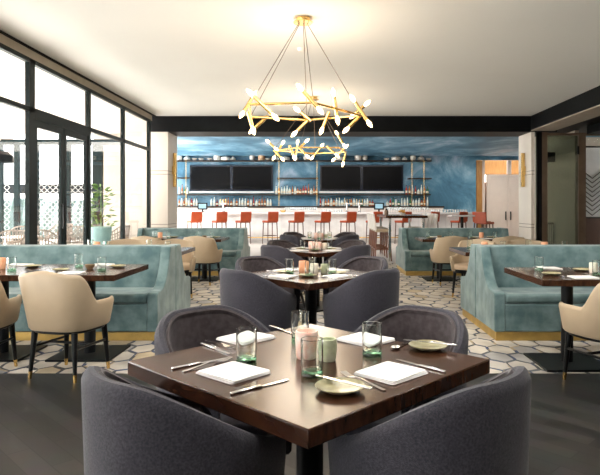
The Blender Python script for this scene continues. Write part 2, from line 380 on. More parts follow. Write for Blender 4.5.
# chevron screen behind the clear pane
cs = thing('chevron_screen', 'pale screen panel with dark chevron bars behind the glass at far right', 'screen', (7.0,15.0,0))
cm = MB(); cf = MB()
cf.box(-.6,-.56,-.02,.02,0,2.9); cf.box(.56,.6,-.02,.02,0,2.9); cf.box(-.6,.6,-.02,.02,2.86,2.9); cf.box(-.6,.6,-.02,.02,1.02,1.06)
obj('screen_frame', cf, M['blackmetal'], cs)
for k in range(9):
    z = 1.1+k*.12
    for xx in (-.56, 0):
        cm.tube((xx,0,z),(xx+.28,0,z+.22),.012,n=6); cm.tube((xx+.28,0,z+.22),(xx+.56,0,z),.012,n=6)
obj('chevron_bars', cm, M['blackmetal'], cs)
obj('screen_panel', MB().box(-.56,.56,.03,.05,1.06,2.86), M['building'], cs)
obj('lower_panel', MB().box(-.56,.56,.0,.03,.0,1.02), M['redwood'], cs)

# bar zone walls
XWR = gx(476, YW)
struct('wall_back', MB().box(-6.6, XWR, YW, YW+.15, 0, 3.4), M['mural'])
struct('wall_back_header', MB().box(XWR, 10, YW, YW+.15, gz(160,YW), 3.4), M['mural'])
struct('wall_bar_right', MB().box(9.9, 10, 14, 27, 0, 3.4), M['ochre'])
wb = thing('window_bar', 'x', 'x'); del wb['label']; del wb['category']; wb['kind'] = 'structure'
for y in (16.8,19,21.2,23.4): struct('mullion', MB().box(-6.6,-6.5,y-.05,y+.05,0,3.4), M['frame'], wb)
struct('pane', MB().box(-6.56,-6.555,16.8,23.4,.1,3.4), M['pane'], wb)
# alcove with ochre panelling and white doors
YA = YW+.9
struct('wall_alcove', MB().box(XWR-.3, 10, YA, YA+.1, 0, 3.4).box(XWR-.1, XWR, YW+.15, YA, 0, 3.0), M['ochre'])
struct('trim_4', MB().box(gx(476.3,YW), gx(482,YW), YW-.03, YW+.2, 0, gz(161,YW)), M['ochre'])
struct('trim_5', MB().box(gx(483,YW), gx(485.5,YW), YW+.1, YW+.2, 0, gz(160,YW)), M['whitepaint'])
cab = thing('wardrobe', 'tall white panelled double cupboard at back right of the bar', 'cupboard', (0,0,0))
y0 = YW+.25; xa, xb, xc = gx(486.5,y0), gx(508,y0), gx(531,y0); zt = gz(175.5,y0)
obj('carcass', MB().box(xa, xc, y0+.04, y0+.6, 0, zt+.04), M['whitepaint'], cab)
for (u, v, hs) in ((xa, xb, -1), (xb, xc, 1)):
    d = obj('door', MB().box(u+.008, v-.008, y0, y0+.04, .08, zt).box(u+.12, v-.12, y0-.012, y0, 1.5, zt-.12).box(u+.12, v-.12, y0-.012, y0, .2, .95), M['whitepaint'], cab, bev=.006)
    hx = xb-.10 if hs < 0 else xb+.10
    obj('handle', MB().box(hx-.02, hx+.02, y0-.05, y0-.01, gz(220,y0), gz(211.5,y0)), M['black'], d)
struct('trim_6', MB().box(gx(509,YW), gx(513,YW), YW+.2, YW+.3, zt+.05, gz(160,YW)), M['whitepaint'])

# ------------------------------------------------------------------ barrel chair
def shell(R, n, phimax, ztop, zbot, thick, taper, ysc=1.0, steps=40, yoff=0):
    rings = []
    for i in range(steps+1):
        t = -1+2*i/steps; ph = t*phimax
        c, s_ = math.cos(ph), math.sin(ph)
        r = R/((abs(c)**n+abs(s_)**n)**(1/n))
        zt = ztop(abs(t))
        def P(rr, z):
            k = taper+(1-taper)*min(1, max(0, (z-zbot)/.4))
            return Vector((rr*s_*k, -rr*c*k*ysc+yoff, z))
        th = thick
        rings.append([P(r-.012, zbot), P(r, zbot+.015), P(r, (zbot+zt)/2), P(r, zt-.03), P(r-.010, zt-.008), P(r-th*.35, zt), P(r-th*.65, zt), P(r-th+.010, zt-.008), P(r-th, zt-.03), P(r-th, (zbot+zt)/2), P(r-th, zbot)])
    return MB().loft(rings)
def sm(x): x = max(0, min(1, x)); return x*x*(3-2*x)
def footprint(R, n, k, yf, ysc=1.0, steps=32, inset=0):
    pts = []
    for i in range(steps):
        ph = 2*PI*i/steps; c, s_ = math.cos(ph), math.sin(ph)
        r = R/((abs(c)**n+abs(s_)**n)**(1/n))-inset
        pts.append((r*s_*k, min(yf, -r*c*k*ysc)))
    return pts
def make_barrel():
    t = thing('barrel_chair', 'x', 'chair')
    def zt(a):
        z = .845-.205*sm((a-.16)/.80)
        if a > .955: z -= .05*((a-.955)/.045)**2
        return z
    obj('backrest', shell(.288, 2.15, math.radians(138), zt, .27, .052, .90), M['grey_fabric'], t)
    obj('warm_inner_layer', shell(.288-.050, 2.15, math.radians(137.5), lambda a: zt(a)-.008, .27, .004, .90), M['taupe'], t)['label'] = 'added inner layer with warm light put into its colour'  # added layer; its tint paints the warm-lit inside of the shell
    cp = footprint(.235, 2.2, 1, .26, steps=36)
    mb = MB(); mb.prism_z(cp, .30, .36); obj('seat_base', mb, M['seat_fabric'], t, bev=.01)
    mb = MB(); mb.prism_z(cp, .36, .465); obj('seat', mb, M['seat_fabric'], t, bev=.028, seg=4)
    obj('seat_frame', MB().prism_z(footprint(.22,2.2,1,.24), .255, .30), M['black'], t, bev=.005)
    for sx in (-1,1):
        for sy in (-1,1):
            obj('leg', MB().tube((sx*.14,sy*.14,.26),(sx*.19,sy*.19,0),.020,.011), M['black'], t)
    st = MB().tube((-.17,-.17,.12),(.17,-.17,.12),.009).tube((-.17,.17,.12),(.17,.17,.12),.009).tube((0,-.17,.12),(0,.17,.12),.009)
    obj('stretcher', st, M['redwood'], t)
    return t
BAR = Proto(make_barrel())
def make_tub():
    t = thing('tub_chair', 'x', 'chair')
    def zt(a):
        z = .83-.03*sm(a/.32)-.215*sm((a-.33)/.26)
        if a > .96: z -= .03*((a-.96)/.04)**2
        return z
    obj('backrest', shell(.318, 3.2, math.radians(140), zt, .375, .05, .80, steps=56), M['cream'], t)
    cp = footprint(.258, 3.0, .93, .28, steps=36)
    obj('seat', MB().prism_z(cp, .40, .475), M['cream_in'], t, bev=.025, seg=4)
    obj('seat_frame', MB().prism_z(footprint(.245,3,.93,.26), .352, .40), M['black'], t, bev=.004)
    for sx in (-1,1):
        for sy in (-1,1):
            a = Vector((sx*.175,sy*.175,.36)); b = Vector((sx*.20,sy*.20,0)); mid = a.lerp(b,.84)
            l = obj('leg', MB().tube(a, mid, .024, .015), M['black'], t)
            obj('foot_tip', MB().tube(mid, b, .0155, .012), M['brass'], l)
    st = MB().tube((-.19,-.185,.24),(-.19,.185,.24),.010).tube((.19,-.185,.24),(.19,.185,.24),.010).tube((-.19,0,.24),(.19,0,.24),.010)
    obj('stretcher', st, M['black'], t)
    return t
TUB = Proto(make_tub())

# ------------------------------------------------------------------ tables
def make_table(w, d, th=.05):
    t = thing('dining_table', 'x', 'table')
    obj('tabletop', MB().box(-w/2,w/2,-d/2,d/2,.75-th,.75), M['wood'], t, bev=.004)
    obj('column', MB().tube((0,0,.02),(0,0,.69),.048,n=20), M['blackmetal'], t)
    obj('support_plate', MB().box(-.15,.15,-.15,.15,.685,.70), M['blackmetal'], t)
    obj('base', MB().box(-.27,.27,-.27,.27,0,.018), M['blackmetal'], t, bev=.004)
    return t
SQ = Proto(make_table(.912,.912))
RC = Proto(make_table(.76,.92))
S2 = math.sqrt(.5)
mids = [(-.047,2.05),(-.10,4.75),(-.09,7.5),(-.06,10.2)]
names4 = ['nearest square table','second square table','third square table','farthest square table']
tl = ['dark wood square table nearest the camera, set for four, turned cornerwise',
      'second dark wood square table from the camera in the middle row',
      'third dark wood square table from the camera in the middle row',
      'farthest dark wood square table in the middle row, before the bar']
def at2(c, lx, ly, rz):          # local to world
    return (c[0]+lx*math.cos(rz)-ly*math.sin(rz), c[1]+lx*math.sin(rz)+ly*math.cos(rz))
for i, (cx, cy) in enumerate(mids):
    SQ.place((cx,cy,0), PI/4+(.018 if i == 0 else 0), tl[i], 'table', 'square tables down the middle')
    for (sx, sy, wh) in ((-1,-1,'front left'),(1,-1,'front right'),(-1,1,'back left'),(1,1,'back right')):
        dd = .385 if i else .35
        rz = math.atan2(-sy, -sx)-PI/2
        BAR.place((cx+sx*dd, cy+sy*dd, 0), rz, 'charcoal barrel chair at the %s side of the %s' % (wh, names4[i]), 'chair', 'barrel chairs at the middle tables')

# ------------------------------------------------------------------ tableware
def make_glass():
    t = thing('drinking_glass', 'x', 'glass')
    obj('tumbler', MB().lathe([(.028,.012),(.034,.014),(.0365,.05),(.0365,.118),(.0350,.1195),(.0335,.118),(.0335,.05),(.031,.022),(.0,.019)], 28), M['tglass'], t)
    obj('thick_base', MB().lathe([(.0,0),(.032,0),(.0355,.004),(.0352,.013),(.030,.019),(.012,.023),(0,.026)], 28), M['base_glass'], t)
    return t
GL = Proto(make_glass())
def soft_square(w, h, z0, z1, r=.012):
    pts = []
    for cx, cy, a0 in ((w/2-r,h/2-r,0),(-w/2+r,h/2-r,90),(-w/2+r,-h/2+r,180),(w/2-r,-h/2+r,270)):
        for k in range(5):
            a = math.radians(a0+k*22.5); pts.append((cx+r*math.cos(a), cy+r*math.sin(a)))
    return pts
def make_napkin():
    mb = MB()
    for k in range(3):
        e = k*.003
        mb.prism_z(soft_square(.19-e, .17-e*1.6, 0, 0), .0005+k*.0032, .0034+k*.0032, Matrix.Rotation(math.radians(1.6*k), 4, 'Z') @ Matrix.Translation((.001*k, .0015*k, 0)))
    return obj('napkin', mb, M['linen'], bev=.0022, seg=2)
NAP = Proto(make_napkin())
def make_knife():
    t = thing('table_knife', 'x', 'knife')
    obj('handle', MB().box(-.0065,.0065,-.11,0,.0005,.0075), M['steel'], t, bev=.003, seg=3)
    obj('blade', MB().prism_z([(-.005,0),(.005,0),(.0085,.03),(.0085,.085),(.003,.105),(-.005,.10)], .002, .0035), M['steel'], t)
    return t
KN = Proto(make_knife())
def make_fork():
    t = thing('fork', 'x', 'fork')
    rings = []
    for y, w, z in ((-.11,.006,.001),(-.09,.0065,.001),(-.04,.004,.005),(0,.003,.009),(.02,.004,.008),(.035,.011,.004),(.05,.012,.003)):
        rings.append([Vector((-w,y,z)),Vector((w,y,z)),Vector((w,y,z+.003)),Vector((-w,y,z+.003))])
    obj('handle', MB().loft(rings), M['steel'], t)
    mb = MB()
    for x in (-.0095,-.0032,.0032,.0095): mb.loft([[Vector((x-.0018,y,z)),Vector((x+.0018,y,z)),Vector((x+.0018,y,z+.002)),Vector((x-.0018,y,z+.002))] for y, z in ((.048,.003),(.07,.003),(.098,.009))])
    obj('tines', mb, M['steel'], t)
    return t
FK = Proto(make_fork())
def make_spoon():
    t = thing('spoon', 'x', 'spoon')
    rings = []
    for y, w, z in ((-.09,.006,.001),(-.03,.004,.004),(0,.003,.006)):
        rings.append([Vector((-w,y,z)),Vector((w,y,z)),Vector((w,y,z+.0025)),Vector((-w,y,z+.0025))])
    obj('handle', MB().loft(rings), M['steel'], t)
    obj('bowl', MB().lathe([(0,.001),(.012,.003),(.018,.008),(.0172,.0088),(.0115,.004),(0,.0022)], 18, (0,.022,0), Matrix.Diagonal((1,1.4,1,1))), M['steel'], t)
    return t
SP = Proto(make_spoon())
def make_plate():
    t = obj('bread_plate', MB().lathe([(0,.001),(.04,.001),(.046,.004),(.068,.013),(.074,.018),(.0725,.0195),(.066,.016),(.044,.008),(0,.007)], 36), M['plate'])
    return t
PL = Proto(make_plate())
def make_candle(wax, h=.10, r=.040):
    t = thing('candle_holder', 'x', 'candle')
    obj('frosted_cup', MB().lathe([(0,0),(r-.005,0),(r-.001,.006),(r+.002,h*.6),(r+.001,h-.002),(r-.002,h),(r-.004,h-.002),(r-.004,h-.02),(0,h-.02)], 28), wax, t)
    obj('wick', MB().tube((0,0,h-.02),(.001,0,h-.006),.001,n=6), M['black'], t)
    return t
CP = Proto(make_candle(M['pink'])); CO = Proto(make_candle(M['orange'])); CI = Proto(make_candle(M['ivory'], .085, .032)); CSg = Proto(make_candle(M['sage'], .078, .028))
def make_bowl():
    return obj('snack_bowl', MB().lathe([(0,0),(.022,0),(.036,.02),(.042,.042),(.040,.043),(.033,.022),(0,.01)], 24), M['brownbowl'])
BW = Proto(make_bowl())

def item(P_, p, rz, lab, cat, grp, dz=0):
    return P_.place((p[0], p[1], .75+dz), rz, lab, cat, grp)
def quad_center(*pts):
    v = Vector((0,0,0))
    for q in pts: v += on_table(*q)
    return v/len(pts)
def ang(a, b):      # rz so local +y points from a to b
    d = b-a; return math.atan2(d.y, d.x)-PI/2
NT = 'nearest table'
G = {'g':'tumblers on the tables','n':'folded napkins','k':'table knives','f':'forks','p':'bread plates','c':'candles in glass cups'}
for px, py, w in ((246.5,362,'front left napkin'),(300,341,'far corner of table'),(312,375.5,'pink candle, in front of it'),(372,355.5,'back right napkin')):
    item(GL, on_table(px,py), 0, 'clear green-based tumbler on the %s, by the %s' % (NT, w), 'glass', G['g'])
item(CP, on_table(307,358), 0, 'pink candle in a glass cup on the nearest table', 'candle', G['c']); COL.objects[-1]
item(CSg, on_table(328.5,360.5), 0, 'pale green candle in a glass cup on the nearest table', 'candle', G['c'])
def nap(px, py, rz, lab): return item(NAP, on_table(px,py), rz, lab, 'napkin', G['n'])
nap(233,373.5,math.radians(-42),'white folded napkin at the front left side of the nearest table')
nap(246,339,math.radians(48),'white folded napkin at the back left side of the nearest table')
nap(391,374,math.radians(44),'white folded napkin at the front right side of the nearest table')
nap(365,340.5,math.radians(-45),'white folded napkin at the back right side of the nearest table')
def cutl(P_, a, b, L, lab, cat, g, dz=0):
    A = on_table(*a); B = on_table(*b); mid = (A+B)/2
    return item(P_, mid, ang(A,B), lab, cat, g, dz)
cutl(KN, (236.4,393.5),(285,381), .2, 'steel knife right of the front left napkin on the nearest table', 'knife', G['k'])
cutl(KN, (178,368.5),(222,359.5), .2, 'steel knife left of the front left napkin, at the table corner', 'knife', G['k'])
cutl(FK, (186,371.5),(231,359.5), .2, 'steel fork between the front left napkin and a knife on the nearest table', 'fork', G['f'])
cutl(KN, (202,344.5),(230,354.5), .2, 'steel knife beside the back left napkin, outer one of two pieces', 'knife', G['k'])
cutl(FK, (206,341),(237,351), .2, 'steel fork beside the back left napkin, nearer the napkin', 'fork', G['f'])
cutl(KN, (274,328),(293,334), .2, 'steel knife on the far side of the back left napkin', 'knife', G['k'])
cutl(FK, (388,392.5),(338,372.5), .2, 'steel fork between the front right napkin and the near plate', 'fork', G['f'])
cutl(KN, (444,372.5),(396,360), .2, 'steel knife behind the front right napkin on the nearest table', 'knife', G['k'])
cutl(SP, (404,345),(392,350), .2, 'steel spoon by the far plate on the nearest table', 'spoon', 'spoons')
item(PL, on_table(340,391), 0, 'olive bread plate near the front corner of the nearest table', 'plate', G['p'])
item(PL, on_table(428,349), 0, 'olive bread plate near the right corner of the nearest table', 'plate', G['p'])
cutl(KN, (362,394),(323,384), .2, 'steel butter knife lying across the plate at the front of the nearest table', 'knife', G['k'], .019)
cutl(KN, (446,350),(412,346), .2, 'steel butter knife lying across the plate at the right of the nearest table', 'knife', G['k'], .019)

def setting(c, rz, where, tab, cut=True, plate=True, gl=True):
    """a place laid on one side; rz turns local -y (the diner's side) outwards"""
    f = lambda x, y: at2(c, x, y, rz)
    item(NAP, f(0,-.30), rz, 'white folded napkin at the %s of the %s' % (where, tab), 'napkin', G['n'])
    if gl: item(GL, f(.12,-.13), 0, 'clear green-based tumbler at the %s of the %s' % (where, tab), 'glass', G['g'])
    if cut:
        item(KN, f(.13,-.30), rz, 'steel knife right of the napkin at the %s of the %s' % (where, tab), 'knife', G['k'])
        item(FK, f(-.125,-.30), rz, 'steel fork left of the napkin at the %s of the %s' % (where, tab), 'fork', G['f'])
    if plate: item(PL, f(-.17,-.14) if cut else f(-.15,-.13), 0, 'small olive bread plate at the %s of the %s' % (where, tab), 'plate', G['p'])
for i, (cx, cy) in enumerate(mids[1:], 1):
    for rz, w in ((-PI/4,'front left'),(PI/4,'front right'),(-3*PI/4,'back left'),(3*PI/4,'back right')):
        setting((cx,cy), rz, w+' side', names4[i], cut=(i == 1), plate=(i < 3), gl=True)
    item(CP if i != 1 else CI, (cx+.03,cy-.02), 0, '%s candle in a cup at the very centre of the %s' % ('pink' if i != 1 else 'ivory', names4[i]), 'candle', G['c'])
    item(CSg if i != 2 else CI, (cx+.11,cy+.02), 0, '%s candle right of centre on the %s' % ('small pale green' if i != 2 else 'ivory', names4[i]), 'candle', G['c'])
    item(CO if i == 1 else CP, (cx-.06,cy+.05), 0, '%s candle left of centre on the %s' % ('orange' if i == 1 else 'pink', names4[i]), 'candle', G['c'])

# ------------------------------------------------------------------ banquettes
def make_banquette(L):
    """seat front faces -y; x 0..L; depth .70"""
    t = thing('banquette', 'x', 'sofa')
    D = .70
    obj('plinth', MB().box(.02,L-.02,.03,D-.0,0,.085), M['gold'], t, bev=.004)
    obj('seat_base', MB().box(.10,L-.10,.005,D-.12,.09,.36), M['teal'], t, bev=.015)
    obj('seat', MB().box(.105,L-.105,.0,D-.17,.36,.455), M['teal'], t, bev=.035, seg=4)
    bk = [(D-.20,.36),(D-.165,.60),(D-.14,.86),(D-.125,.885),(D-.03,.885),(D-.005,.87),(D-.005,.09),(D-.20,.09)]
    obj('backrest', MB().prism_x(bk, .10, L-.10), M['teal'], t, bev=.012, seg=3)
    prof = [(.0,.09),(.0,.44),(.01,.465),(.06,.475)]
    for k in range(13):
        u = k/12; prof.append((.08+.40*u, .478+.407*(u**2.9)))
    prof += [(.52,.888),(D-.03,.888),(D-.005,.87),(D-.005,.09)]
    for x0, x1 in ((0,.105),(L-.105,L)):
        obj('arm', MB().prism_x(prof, x0, x1), M['teal'], t, bev=.014, seg=3)
    return t
BQ = Proto(make_banquette(2.12))
gq = 'teal banquettes'
YF1, YF2 = 5.58, 10.98
def bq(x, y, flip, lab):
    if flip: return BQ.place((x+2.12, y+1.40, 0), PI, lab, 'sofa', gq)
    return BQ.place((x, y, 0), 0, lab, 'sofa', gq)
bq(-3.72-.0, YF1, False, 'teal velvet banquette on the left nearest the camera, facing the camera')
bq(-3.72-.0, YF1, True, 'teal velvet banquette back to back with the near left one')
bq(1.66, YF1, False, 'teal velvet banquette on the right nearest the camera, facing the camera')
bq(1.66, YF1, True, 'teal velvet banquette back to back with the near right one')
bq(-3.68, YF2, False, 'teal velvet banquette on the far left facing the camera, before the bar')
bq(-3.68, YF2, True, 'teal velvet banquette back to back with the far left one')
bq(1.56, YF2, False, 'teal velvet banquette on the far right facing the camera, beside the high table')
bq(1.56, YF2, True, 'teal velvet banquette back to back with the far right one')
rows = [  # (tables x list, table y, chair y, facing away from camera, name)
    ([-2.06,-2.83], 5.10, 4.50, True, 'near left'),
    ([2.03,2.80], 4.80, 4.22, True, 'near right'),
    ([-2.14,-2.92], 7.50, 8.40, False, 'middle left'),
    ([2.12,2.90], 7.50, 8.40, False, 'middle right'),
    ([-2.14,-2.92], 10.42, 9.82, True, 'far left'),
    ([2.10,2.88], 10.42, 9.82, True, 'far right')]
sidew = lambda x, xs: 'aisle' if abs(x) == min(abs(v) for v in xs) else 'outer'
chx = {0:[-1.97,-2.70], 1:[2.07,2.9], 2:[-2.14,-2.85], 3:[2.16,3.0], 4:[-2.02,-2.90], 5:[2.12,3.07]}
for ri, (xs, ty, cy, away, nm) in enumerate(rows):
    for j, x in enumerate(xs):
        which = 'aisle-side' if j == 0 else 'outer'
        tab = '%s %s table' % (nm, which)
        RC.place((x,ty,0), 0, 'rectangular dark wood table before a teal banquette, the %s' % tab, 'table', 'rectangular tables at the banquettes')
        CXr = chx[ri][j]
        rot = 0 if away else PI
        if ri == 0 and j == 0: rot = math.radians(-15)
        if ri == 1: rot = math.radians(20)
        if ri == 2: rot += math.radians(20)
        if ri == 3: rot += math.radians(-38 if j == 0 else 0)
        if ri == 4: rot = math.radians(-14)
        if ri == 5: rot = math.radians(8)
        TUB.place((CXr,cy,0), rot, 'cream leather tub chair at the %s' % tab, 'chair', 'cream tub chairs')
        c = (x, ty)
        big = ri < 2
        def st2(y, rz, w):
            f = lambda a, b: at2(c, a, b, rz)
            item(NAP, f(-.02 if rz == 0 else .02, -.34), rz, 'white folded napkin at the %s of the %s' % (w, tab), 'napkin', G['n'])
            item(GL, f(.17,-.17), 0, 'clear tumbler at the %s of the %s' % (w, tab), 'glass', G['g'])
            if big:
                item(KN, f(.115,-.34), rz, 'steel knife at the %s of the %s' % (w, tab), 'knife', G['k'])
                item(FK, f(-.15,-.34), rz, 'steel fork at the %s of the %s' % (w, tab), 'fork', G['f'])
            item(PL, f(-.19,-.15), 0, 'olive bread plate at the %s of the %s' % (w, tab), 'plate', G['p'])
        st2(ty, 0, 'camera side'); st2(ty, PI, 'bar side')
        P_ = (CO, CI) if j == 0 else (CI, CO)
        if j == 1 or ri in (1,3): item(CO if ri != 1 else CI, (x+(.22 if ri == 1 else -.02),ty), 0, 'lone candle in a glass cup on the %s' % tab, 'candle', G['c'])
        else: item(BW, (x+.0,ty), 0, 'small brown bowl in the middle of the %s' % tab, 'bowl', 'snack bowls')

# ------------------------------------------------------------------ chandeliers
def make_chandelier():
    CXc, CYc = gx(303,6.5), 6.55
    t = thing('chandelier', 'x', 'chandelier', (0,0,0))
    o = Vector((CXc, CYc, CZ))
    def W(px, py, Y): return Vector((gx(px,Y), Y, gz(py,Y)))-o
    zr = 2.395
    V = [Vector((-.78,6.15,zr)),Vector((-.10,6.05,zr)),Vector((.46,6.9,zr)),Vector((-.2,7.25,zr)),Vector((-.88,7.0,zr))]
    V = [v-o for v in V]
    obj('canopy', MB().lathe([(0,-.05),(.075,-.05),(.08,-.04),(.08,-.004),(.06,0)], 28).lathe([(0,-.062),(.11,-.062),(.11,-.05),(0,-.05)], 28), M['brass'], t, loc=None)
    for i in range(5):
        obj('frame_bar', MB().tube(V[i], V[(i+1) % 5], .014), M['brass'], t)
    for k, v in enumerate(V):
        d = Vector((v.x,v.y,0)).normalized()*.05
        obj('suspension_rod', MB().tube(Vector((d.x,d.y,-.06)), v, .004, n=8), M['bronze'], t)
    tb = [((244,111),(252,98),7.0),((253.5,96),(272,114),6.12),((248,112),(252,126),6.35),((268,116),(255,128),7.1),
          ((303,91),(317,107),6.05),((308,120),(297,131),7.25),((334,97),(337,116),6.5),((329,112),(323,127),7.05),
          ((360,116),(349,127),6.9),((355,102),(367,120),6.7),((356,113),(364,106),7.0),((312,113),(272,110),6.9)]
    for n_, (a, b, Y) in enumerate(tb):
        A = W(*a, Y); B = W(*b, Y)
        if n_ == 11: A, B = W(311,121,7.2), W(300,112,7.2)
        d = (B-A).normalized()
        tu = obj('lamp_tube', MB().tube(A, B, .021, n=14), M['brass'], t)
        ends = ((A,-d),(B,d)) if n_ in (0,1,4,6,9,10) else ((B,d),)
        for p, dd in ends:
            q = dd.to_track_quat('Z','Y').to_matrix().to_4x4()
            obj('bulb', MB().lathe([(.010,0),(.013,.008),(.024,.038),(.026,.052),(.019,.078),(.007,.10),(0,.106)], 14, p, q), M['bulb'], tu)
    return t, (CXc, CYc, CZ)
ch, cloc = make_chandelier(); CHN = Proto(ch)
CHN.place(cloc, 0, 'large branching brass chandelier with bare bulbs hanging nearest the camera', 'chandelier', 'brass chandeliers')
CHN.place((-.19,11.2,CZ), math.radians(162), 'farther branching brass chandelier hanging before the bar', 'chandelier', 'brass chandeliers')
def plight(loc, e, col, r=.3):
    l = bpy.data.lights.new('chandelier_glow', 'POINT'); l.energy = e; l.color = col; l.shadow_soft_size = r
    o = bpy.data.objects.new('chandelier_glow', l); COL.objects.link(o); o.location = loc
plight((-.2,6.6,2.5), 22, (1,.84,.66), .5); plight((-.19,11.2,2.45), 22, (1,.84,.66), .5)
sd = obj('smoke_detector', MB().lathe([(0,-.045),(.035,-.045),(.05,-.03),(.055,0)], 20), M['whiteceramic'], loc=(gx(301.5,7.8),7.8,CZ))
tag(sd, 'small round detector on the ceiling behind the near chandelier canopy', 'smoke detector')

# ------------------------------------------------------------------ bar
bar = thing('bar_counter', 'long white marble bar counter along the back with stools in front', 'bar counter', (0,0,0))
bx0, bx1, by = gx(171,21.3), gx(474,21.3), 21.35
mb = MB(); n = 11
for k in range(n):
    a = bx0+.02+(bx1-bx0-.04)*k/n; b = bx0+.02+(bx1-bx0-.04)*(k+1)/n
    mb.box(a+.003, b-.003, by, by+.05, .12, 1.06)
obj('front_panels', mb, M['marble'], bar, bev=.004)
obj('body', MB().box(bx0+.04,bx1-.04,by+.04,by+.6,0,1.06), M['marble'], bar)
obj('counter_top', MB().box(bx0,bx1,by-.14,by+.66,1.06,1.125), M['marble'], bar, bev=.006)
obj('foot_rail', MB().tube((bx0+.1,by-.1,.2),(bx1-.1,by-.1,.2),.02), M['brass'], bar)
bb = thing('back_counter', 'dark back counter below the bottle shelves behind the bar', 'counter', (0,0,0))
obj('cabinet', MB().box(bx0-.5,gx(440,YW),22.85,YW-.01,0,1.30), M['whitepaint'], bb); obj('worktop', MB().box(bx0-.5,gx(441,YW),22.83,YW-.01,1.30,1.37), M['shelf'], bb)

def make_stool():
    t = thing('bar_stool', 'x', 'stool')
    obj('seat', MB().box(-.21,.21,-.18,.22,.76,.84), M['red'], t, bev=.02, seg=3)
    obj('backrest', MB().prism_x([(-.23,.80),(-.265,1.15),(-.225,1.165),(-.185,.80)], -.21, .21), M['red'], t, bev=.015, seg=2)
    for sx in (-1,1):
        for sy in (-1,1):
            obj('leg', MB().tube((sx*.18,sy*.17,.77),(sx*.20,sy*.20,0),.020,.014,n=8), M['redwood'], t)
    f = MB()
    for (a, b) in (((-.19,-.19),(.19,-.19)),((.19,-.19),(.19,.19)),((.19,.19),(-.19,.19)),((-.19,.19),(-.19,-.19))): f.tube((*a,.30),(*b,.30),.011,n=8)
    obj('footrest', f, M['redwood'], t)
    return t
ST = Proto(make_stool())
spx = [194,219,243,270,296,322.5,348,374,403,431,459]
for i, px in enumerate(spx):
    ST.place((gx(px,20.7),20.75,0), math.radians(34), 'red leather bar stool at the white counter, %s from the left' % ORD[i], 'stool', 'red stools along the bar')
# low side table and two red chairs at the far right end
st = thing('side_table', 'small white-topped table with red chairs right of the bar end', 'table', (gx(468,19.3)-.2,19.3,0))
obj('tabletop', MB().box(-.42,.42,-.3,.3,1.0,1.05), M['marble'], st, bev=.005); obj('column', MB().tube((0,0,.02),(0,0,1.0),.05), M['blackmetal'], st); obj('base', MB().box(-.25,.25,-.25,.25,0,.02), M['blackmetal'], st)
for px, Y, r, lab in ((482,19.9,-60,'red leather stool right of the small white-topped table, nearer the bar'),(485,18.9,-50,'red leather stool right of the small white-topped table, nearer the camera')):
    ST.place((gx(px,Y),Y,0), math.radians(r), lab, 'stool', 'red stools by the small table')

# shelves on the mural wall
def shelf(px0, px1, py, lab, dep=.34, th=.05):
    Y = YW-dep/2; z = gz(py, Y)
    o = obj('wall_shelf', MB().box(gx(px0,Y),gx(px1,Y),YW-dep,YW-.001,z-th,z), M['shelf'], bev=.004)
    tag(o, lab, 'shelf', 'dark shelves behind the bar'); return z
zT = shelf(176,431,160.5,'top long dark shelf over both televisions')
zM = shelf(176,430,194.2,'long dark shelf below both televisions')
zS = [shelf(175,190,177.5,'short dark shelf left of the left television'), shelf(277,318.5,177.8,'short dark shelf between the two television pairs'), shelf(408,431,178,'short dark shelf right of the right television')]
zB = 1.37
rl = ['left of the left television','just right of the left television','just left of the right television','right of the right television, inner one','right of the right television, outer one']
for i, px in enumerate((186,279,317,412,424)):
    o = obj('shelf_rod', MB().tube((gx(px,YW-.36),YW-.352,1.37),(gx(px,YW-.36),YW-.352,zT+.0),.010,n=8), M['brass'])
    tag(o, 'thin vertical brass rod joining the shelves, '+rl[i], 'rod', 'brass shelf rods')
for nm, px0, px1 in (('left',190,273),('right',320,403)):
    pm = (px0+px1)/2
    for k, (a, b, w) in enumerate(((px0,pm,'left half'),(pm,px1,'right half'))):
        Y = YW-.1
        t = thing('television', 'black wall television, %s of the %s pair over the bar' % (w, nm), 'television', (0,0,0), 0, 'wall televisions')
        x0, x1 = gx(a,Y), gx(b,Y); z0, z1 = gz(191,Y), gz(165.2,Y)
        obj('bezel', MB().box(x0,x1,Y-.04,Y,z0,z1), M['bezel'], t, bev=.004)
        obj('screen', MB().box(x0+.06,x1-.06,Y-.043,Y-.04,z0+.06,z1-.06), M['screen'], t)
        obj('wall_bracket', MB().box((x0+x1)/2-.2,(x0+x1)/2+.2,Y,YW-.001,z0+.3,z1-.3), M['black'], t)
    o = obj('light_rail', MB().box(gx(px0-1,YW-.1),gx(px1+1,YW-.1),YW-.16,YW-.001,gz(193,YW-.1),gz(191.4,YW-.1)), M['lattice'])
    tag(o, 'pale rail directly under the %s pair of televisions' % nm, 'rail')
# bottles
def make_bottle(m, kind):
    t = thing('bottle', 'x', 'bottle')
    if kind == 0: pr = [(0,0),(.042,0),(.045,.01),(.045,.19),(.035,.22),(.016,.25),(.014,.31),(0,.31)]
    elif kind == 1: pr = [(0,0),(.05,0),(.055,.01),(.055,.14),(.04,.18),(.017,.20),(.016,.25),(0,.25)]
    else: pr = [(0,0),(.033,0),(.036,.01),(.038,.20),(.018,.27),(.014,.36),(0,.36)]
    obj('glass_body', MB().lathe(pr, 12), m, t)
    r = pr[2][0]+.001; obj('paper_label', MB().lathe([(r,.05),(r,.13)], 12), M['paper'], t)
    obj('cap', MB().lathe([(.0,pr[-1][1]),(.018,pr[-1][1]),(.018,pr[-1][1]+.03),(0,pr[-1][1]+.03)], 10), M['black'], t)
    return t
BT = {}
for cn, mm_ in (('amber','amber'),('clear','clearb'),('dark green','greenb'),('red','redb')):
    for k in range(3): BT[(cn,k)] = Proto(make_bottle(M[mm_], k))
kn = ['round-shouldered','squat','slender']
